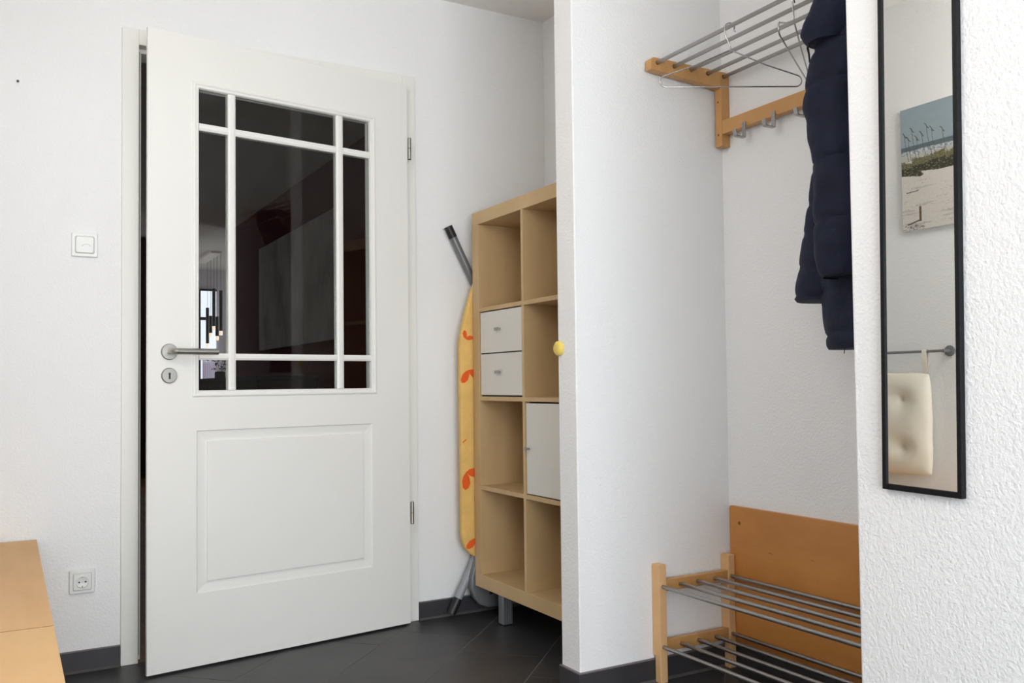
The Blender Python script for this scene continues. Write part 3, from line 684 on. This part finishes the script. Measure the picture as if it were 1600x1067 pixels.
# near sleeve
loft([(1.937, 1.859, 1.5036, 0.045, 0.045), (1.896, 1.8588, 1.4993, 0.06, 0.06), (1.832, 1.8569, 1.5024, 0.072, 0.072), (1.781, 1.8513, 1.5132, 0.078, 0.078), (1.727, 1.853, 1.5321, 0.08, 0.08), (1.68, 1.8546, 1.5448, 0.082, 0.082), (1.64, 1.8533, 1.5504, 0.08, 0.08), (1.602, 1.8505, 1.5422, 0.076, 0.076), (1.556, 1.8491, 1.5406, 0.074, 0.074), (1.499, 1.8463, 1.5335, 0.07, 0.07), (1.449, 1.8463, 1.5325, 0.07, 0.07), (1.35, 1.8456, 1.5332, 0.069, 0.069), (1.292, 1.8463, 1.5335, 0.07, 0.07), (1.249, 1.845, 1.535, 0.068, 0.068), (1.213, 1.8408, 1.5293, 0.062, 0.062), (1.196, 1.8361, 1.5265, 0.055, 0.055)],
     [1.79, 1.695, 1.50, 1.345], seed=5.3, amp=0.006).build('sleeve', NV, jk, smooth=True)
MB().lathe([(0.053, 0), (0.051, 0.006), (0.049, 0.002), (0.030, -0.004)], (1.8361, 1.5265, 1.198), (0, 0, -1), 24).build('cuff', 'dark_lining', jk, smooth=True)
# far sleeve
loft([(1.62, 1.955, 1.60, 0.045, 0.045), (1.551, 1.9595, 1.6328, 0.06, 0.06), (1.503, 1.9664, 1.6476, 0.07, 0.07), (1.432, 1.9699, 1.652, 0.075, 0.075), (1.373, 1.9734, 1.6594, 0.08, 0.08), (1.313, 1.975, 1.6742, 0.082, 0.082), (1.258, 1.9772, 1.6841, 0.085, 0.085), (1.237, 1.9779, 1.6864, 0.086, 0.086), (1.179, 1.9809, 1.6987, 0.09, 0.09), (1.161, 1.9809, 1.6998, 0.09, 0.09), (1.151, 1.9774, 1.6943, 0.085, 0.085)],
     [1.50, 1.41, 1.33, 1.24, 1.165], seed=9.7, amp=0.004, seam_d=0.004).build('sleeve', NV, jk, smooth=True)
# hood
loft([(1.93, 1.815, 1.47, 0.05, 0.05), (1.907, 1.8092, 1.4826, 0.06, 0.06), (1.893, 1.8127, 1.493, 0.065, 0.065), (1.875, 1.8195, 1.4987, 0.075, 0.075), (1.854, 1.8243, 1.5046, 0.082, 0.082), (1.84, 1.8273, 1.5179, 0.086, 0.086), (1.816, 1.8234, 1.5295, 0.08, 0.08), (1.802, 1.8166, 1.5298, 0.07, 0.07), (1.785, 1.8031, 1.5245, 0.05, 0.05)],
     [1.795], seed=3.3, amp=0.006, seam_d=0.003).build('hood', NV, jk, smooth=True)
MB().tube([(1.798, 1.594, 1.806), (1.800, 1.594, 1.790), (1.799, 1.590, 1.775), (1.801, 1.590, 1.754)], [0.0016, 0.003, 0.0024, 0.0022], 8).build('drawstring', 'dark_lining', jk, smooth=True)
MB().tube([(1.868, 1.555, 1.030), (1.866, 1.557, 1.000)], 0.0012, 6).build('zipper_pull', 'dark_lining', jk)
MB().tube([(1.937, 1.48, 1.92), (1.939, 1.48, 1.9545), (1.9285, 1.48, 1.9555)], 0.0022, 8).build('hanging_loop', 'dark_lining', jk, smooth=True)

# ------------------------------------------------------------------ shoe rack and back panel
sr = empty('shoe_rack', (1.92, 1.75, 0), 0, 'low beech shoe rack with two tiers of steel tubes', 'shoe rack')
def post(x0, x1, yw, y_in, z1_, sgn):
    """post against a side wall, notched over the skirting"""
    MB().prism([(y_in, 0), (yw-sgn*0.0125, 0), (yw-sgn*0.0125, 0.080), (yw-sgn*0.001, 0.080), (yw-sgn*0.001, z1_), (y_in, z1_)] if sgn > 0 else
               [(yw-sgn*0.001, z1_), (yw-sgn*0.001, 0.080), (yw-sgn*0.0125, 0.080), (yw-sgn*0.0125, 0), (y_in, 0), (y_in, z1_)], 0, x0, x1).build('post', 'beech_bench', sr, bevel=0.002)
Y2 = 1.30
post(1.763, 1.791, P0, 2.190, 0.364, 1); post(2.050, 2.077, P0, 2.190, 0.366, 1)
for (x0_, x1_) in ((1.763, 1.791), (2.050, 2.077)):
    MB().box(x0_, x1_, Y2, Y2+0.038, 0, 0.364).build('post', 'beech_bench', sr, bevel=0.002)
for zr in (0.298, 0.112):
    MB().box(1.791, 2.050, 2.194, 2.214, zr-0.018, zr+0.018).build('side_rail', 'beech', sr, bevel=0.0015)
    MB().box(1.791, 2.050, Y2+0.008, Y2+0.030, zr-0.018, zr+0.018).build('side_rail', 'beech', sr, bevel=0.0015)
    for tx in (1.776, 1.849, 1.920, 1.992, 2.062):
        MB().cyl((tx, Y2+0.03, zr-0.001), (tx, 2.196 if 1.80 < tx < 2.04 else 2.192, zr-0.001), 0.0062, 16).build('tube', 'steel_tube', sr, smooth=True)
pn = empty('plywood_board', (XN, 1.75, 0.10), 0, 'orange-brown stained plywood panel on the niche wall above shoe rack', 'panel')
MB().prism([(1.27, 0.082), (2.214, 0.082), (2.214, 0.518), (2.209, 0.523), (1.27, 0.523)], 0, 2.0795, XN-0.001).build('board', 'plywood_stained', pn, bevel=0.0015)
for ky, kz, kr in ((2.168, 0.470, 0.006),):
    MB().lathe([(kr, 0), (kr*0.9, 0.0008)], (2.0795, ky, kz), (-1, 0, 0), 14).build('screw_cap', 'knot_and_seam_shade', pn)
for ky, kz in ((2.035, 0.393), (1.868, 0.398)):
    MB().tube([(2.0797, ky+0.010, kz+0.001), (2.0797, ky, kz), (2.0797, ky-0.012, kz-0.002)], [0.0004, 0.0011, 0.0003], 6).build('grain_mark', 'knot_and_seam_shade', pn)

# ------------------------------------------------------------------ bench on the left
for (ya_, yb2, m1, lab) in ((2.0745, YB-0.012, 'beech_bench', 'low beech bench unit touching the door wall'), (0.85, 2.0675, 'beech_bench_light', 'low beech bench unit nearer the camera, cut by the frame')):
    be = empty('bench', (-0.11, (ya_+yb2)/2, 0), 0, lab, 'bench', 'beech bench units along the left wall')
    MB().box(XL+0.012, 0.088, ya_, yb2, 0.425, 0.447).build('seat_top', m1, be, bevel=0.0004, bseg=1)
    MB().box(XL+0.012, 0.060, ya_+0.004, yb2-0.004, 0.07, 0.425).build('body', m1, be)
    L_ = (yb2-ya_-0.008)/2
    if ya_ > 2: MB().box(XL+0.013, 0.086, 2.0680, ya_-0.0002, 0.426, 0.4464).build('seam_shade', 'knot_and_seam_shade', be)  # dark strip painting the shade of the open seam between the units
    for k in range(2):
        dr = MB().box(0.060, 0.076, ya_+0.006+k*L_, ya_+0.002+(k+1)*L_, 0.075, 0.420).build('door', m1, be, bevel=0.001)
        MB().lathe([(0.006, 0), (0.006, 0.014), (0.011, 0.016), (0.010, 0.024)], (0.076, ya_+0.006+(k+0.5)*L_, 0.36), (1, 0, 0), 16).build('knob', 'satin_steel', dr, smooth=True)
    for yy in (ya_+0.05, yb2-0.05):
        for xx in (XL+0.06, 0.03): MB().box(xx-0.02, xx+0.02, yy-0.02, yy+0.02, 0, 0.07).build('leg', m1, be)

# ------------------------------------------------------------------ left wall: beach picture, rail and cushion (seen in the mirror)
def beach(t, v):
    """printed colour at t metres from the far edge and v (0 top - 1 bottom)"""
    n1 = noise.noise(Vector((t*18, v*30, 0.3))); n2 = noise.noise(Vector((t*90, v*120, 4.1))); n3 = noise.noise(Vector((t*240, v*200, 7.7)))
    c = Vector((0.30, 0.37, 0.41))*(1+0.03*n1) + Vector((0.03, 0.02, 0.0))*v
    if v > 0.315: c = Vector((0.115, 0.15, 0.17))*(1+0.15*n2)
    if v > 0.352+0.008*n1: c = Vector((0.62, 0.65, 0.68))*(0.8+0.3*n2) if n2 > -0.05 else Vector((0.25, 0.29, 0.32))
    if v > 0.385+0.006*n1: c = Vector((0.50, 0.48, 0.44))*(1+0.1*n2)
    if v > 0.43+0.02*n1: c = Vector((0.66, 0.61, 0.56))*(1+0.07*n2+0.04*n3)
    if v > 0.56:
        r = noise.noise(Vector((t*9+v*6, v*46, 2.2)))
        if r > 0.33: c = c*0.80
        if n3 > 0.42 and r > 0.12: c = c*0.5
    # dune grass clump
    top = 0.385+0.055*abs(math.sin(t*11+0.5))+0.02*n3 - (0.02 if 0.05 < t < 0.20 else -0.02)
    bot = 0.565-0.20*max(0, t)*0.6+0.03*n1
    if t > 0.27: top += (t-0.27)*1.2
    if top < v < bot:
        g1 = Vector((0.085, 0.078, 0.036)); g2 = Vector((0.25, 0.23, 0.12)); g3 = Vector((0.035, 0.035, 0.022))
        f = 0.5+0.8*n3+0.3*n2
        c = g2*max(0, min(1, f))+g1*(1-max(0, min(1, f)))
        if v > (top*0.6+bot*0.4) and n2 < 0.25: c = g3*1.3
    for (tr, vh, lean) in ((0.053, 0.185, 0.02), (0.120, 0.180, 0.025), (0.018, 0.215, 0.018), (0.098, 0.235, 0.02), (0.143, 0.215, 0.015), (0.075, 0.26, 0.01), (0.035, 0.25, 0.012), (0.19, 0.24, 0.02), (0.25, 0.2, 0.02), (0.33, 0.19, 0.02), (0.42, 0.22, 0.02)):
        if vh < v < 0.44:
            q = (v-vh)/(0.44-vh); xs_ = tr+lean*(q-0.0)**1.5
            if abs(t-xs_) < 0.0012: c = Vector((0.12, 0.12, 0.09))
        if abs((v-vh)-(t-tr)*1.1-0.012*math.sin((t-tr)*200)) < 0.0075*(1-abs(t-tr)/0.014) and abs(t-tr) < 0.012: c = Vector((0.075, 0.07, 0.05))
    if 0.078 < t < 0.089 and 0.812+0.4*abs(t-0.0835) < v < 0.925: c = Vector((0.16, 0.10, 0.045))*(1+0.4*n3)
    if 0.022 < t < 0.088 and abs(v-0.930-0.012*math.sin(t*60)*0.4+(0.088-t)*-0.22) < 0.006: c = Vector((0.10, 0.085, 0.07))
    if 0.02 < t < 0.08 and abs(v-0.69+0.12*(t-0.02)) < 0.0045: c = Vector((0.20, 0.18, 0.17))
    if v > 0.95 and n2 > 0.15 and t < 0.1: c = c*0.35
    return c
def picture():
    pc = empty('beach_picture', (XL, 2.05, 1.545), 0, 'beach dune photo canvas reflected in the mirror', 'picture')
    yf, W_, zt, H_ = 2.397, 0.70, 2.056, 0.510; dpt = 0.02
    MB().box(XL+0.0005, XL+dpt-0.0005, yf-W_, yf, zt-H_, zt).build('stretcher', 'switch_white', pc)
    nx, nz = 330, 250
    vs = [(XL+dpt, yf-W_*i/nx, zt-H_*j/nz) for j in range(nz+1) for i in range(nx+1)]
    fs = [(j*(nx+1)+i, (j+1)*(nx+1)+i, (j+1)*(nx+1)+i+1, j*(nx+1)+i+1) for j in range(nz) for i in range(nx)]
    m = bpy.data.materials.new('beach_print'); m.use_nodes = True; nt = m.node_tree
    a = nt.nodes.new('ShaderNodeVertexColor'); a.layer_name = 'print'
    bs = nt.nodes['Principled BSDF']; bs.inputs['Roughness'].default_value = 0.8
    nt.links.new(a.outputs[0], bs.inputs['Base Color']); MATS['beach_print'] = m
    o = MB().add(vs, fs).build('print', 'beach_print', pc, fix=False)
    ca = o.data.color_attributes.new('print', 'FLOAT_COLOR', 'POINT')
    buf = []
    for j in range(nz+1):
        for i in range(nx+1):
            c = beach(W_*i/nx, j/nz); buf += [max(0, c.x), max(0, c.y), max(0, c.z), 1]
    ca.data.foreach_set('color', buf)
picture()
rl = empty('cushion_rail', (XL, 2.65, 1.044), 0, 'thin dark metal rail on the left wall holding the cushion', 'rail')
RX = XL+0.045
MB().cyl((RX, 2.205, 1.044), (RX, 3.10, 1.044), 0.0055, 14).build('rod', 'grey_metal_paint', rl, smooth=True)
for yy in (2.212, 3.09):
    MB().lathe([(0.022, 0), (0.022, 0.006), (0.019, 0.008), (0.007, 0.0085), (0.007, 0.045)], (XL, yy, 1.044), (1, 0, 0), 28).build('wall_flange', 'grey_metal_paint', rl, smooth=True)
cu = empty('back_cushion', (XL+0.05, 2.48, 0.535), 0, 'cream tufted cushion hanging from the rail, seen in the mirror', 'cushion')
def cushion():
    y0_, y1_, za_, zb_ = 2.262, 2.690, 0.535, 0.965; th = 0.044; nx, nz = 72, 72
    tufts = [(2.262+f*(0.428), 0.535+g_*0.43) for f in (0.29, 0.71) for g_ in (0.27, 0.73)]
    m = MB(); idx = {}
    for sgn in (1, -1):
        for j in range(nz+1):
            for i in range(nx+1):
                u = 2*i/nx-1; w = 2*j/nz-1
                e = max(0, 1-abs(u)**4)**0.5*max(0, 1-abs(w)**4)**0.5
                rcorn = 1-0.06*(abs(u)*abs(w))**3+0.012*noise.noise(Vector((u*2.3, w*2.3, 0.7)))
                pinch = 1-0.05*(1-abs(w)**2)*(abs(u)**3)*0.6
                Y_ = (y0_+y1_)/2+u*(y1_-y0_)/2*rcorn*(1-0.03*(1-w*w)*abs(u)); Z_ = (za_+zb_)/2+w*(zb_-za_)/2*rcorn*(1-0.03*(1-u*u)*abs(w))
                d = th*e
                for ty, tz in tufts:
                    q = math.hypot(Y_-ty, Z_-tz); d -= 0.020*math.exp(-(q/0.045)**2)+0.014*math.exp(-(q/0.013)**2)
                d += 0.006*noise.noise(Vector((Y_*14, Z_*14, sgn)))*e
                idx[(sgn, i, j)] = len(m.v); m.v.append((XL+0.048+sgn*max(d, 0.0012), Y_, Z_))
        for j in range(nz):
            for i in range(nx):
                q = [idx[(sgn, i, j)], idx[(sgn, i+1, j)], idx[(sgn, i+1, j+1)], idx[(sgn, i, j+1)]]
                m.f.append(tuple(q if sgn > 0 else q[::-1]))
    per = [(i, 0) for i in range(nx)]+[(nx, j) for j in range(nz)]+[(i, nz) for i in range(nx, 0, -1)]+[(0, j) for j in range(nz, 0, -1)]
    for k in range(len(per)):
        a, c = per[k], per[(k+1) % len(per)]
        m.f.append((idx[(1, *a)], idx[(1, *c)], idx[(-1, *c)], idx[(-1, *a)]))
    m.build('pad', 'cream_cotton', cu, smooth=True)
    for ty, tz in tufts:
        MB().lathe([(0.006, 0), (0.005, 0.002), (0.002, 0.003)], (XL+0.052, ty, tz), (1, 0, 0), 12).build('tuft_button', 'cream_cotton', cu, smooth=True)
    for ty in (2.292, 2.660):
        lp = MB(); w = 0.010
        path = [(XL+0.048, 0.955), (RX+0.0085, 1.00), (RX+0.0085, 1.044), (RX+0.006, 1.0505), (RX, 1.0525), (RX-0.006, 1.0505), (RX-0.0085, 1.044), (RX-0.0085, 1.00), (XL+0.046, 0.955)]
        th_ = 0.0012
        n_ = len(path)
        vs = [(x, ty-w, z) for x, z in path]+[(x, ty+w, z) for x, z in path]
        cx = RX; vs += [(cx+(x-cx)*0.78, ty-w, z-0.0005) for x, z in path]+[(cx+(x-cx)*0.78, ty+w, z-0.0005) for x, z in path]
        fs = [(i, i+1, n_+i+1, n_+i) for i in range(n_-1)]+[(2*n_+i, 3*n_+i, 3*n_+i+1, 2*n_+i+1) for i in range(n_-1)]
        fs += [(i, 2*n_+i, 2*n_+i+1, i+1) for i in range(n_-1)]+[(n_+i, n_+i+1, 3*n_+i+1, 3*n_+i) for i in range(n_-1)]
        lp.add(vs, fs).build('hanging_loop', 'cream_cotton', cu, smooth=True)
cushion()
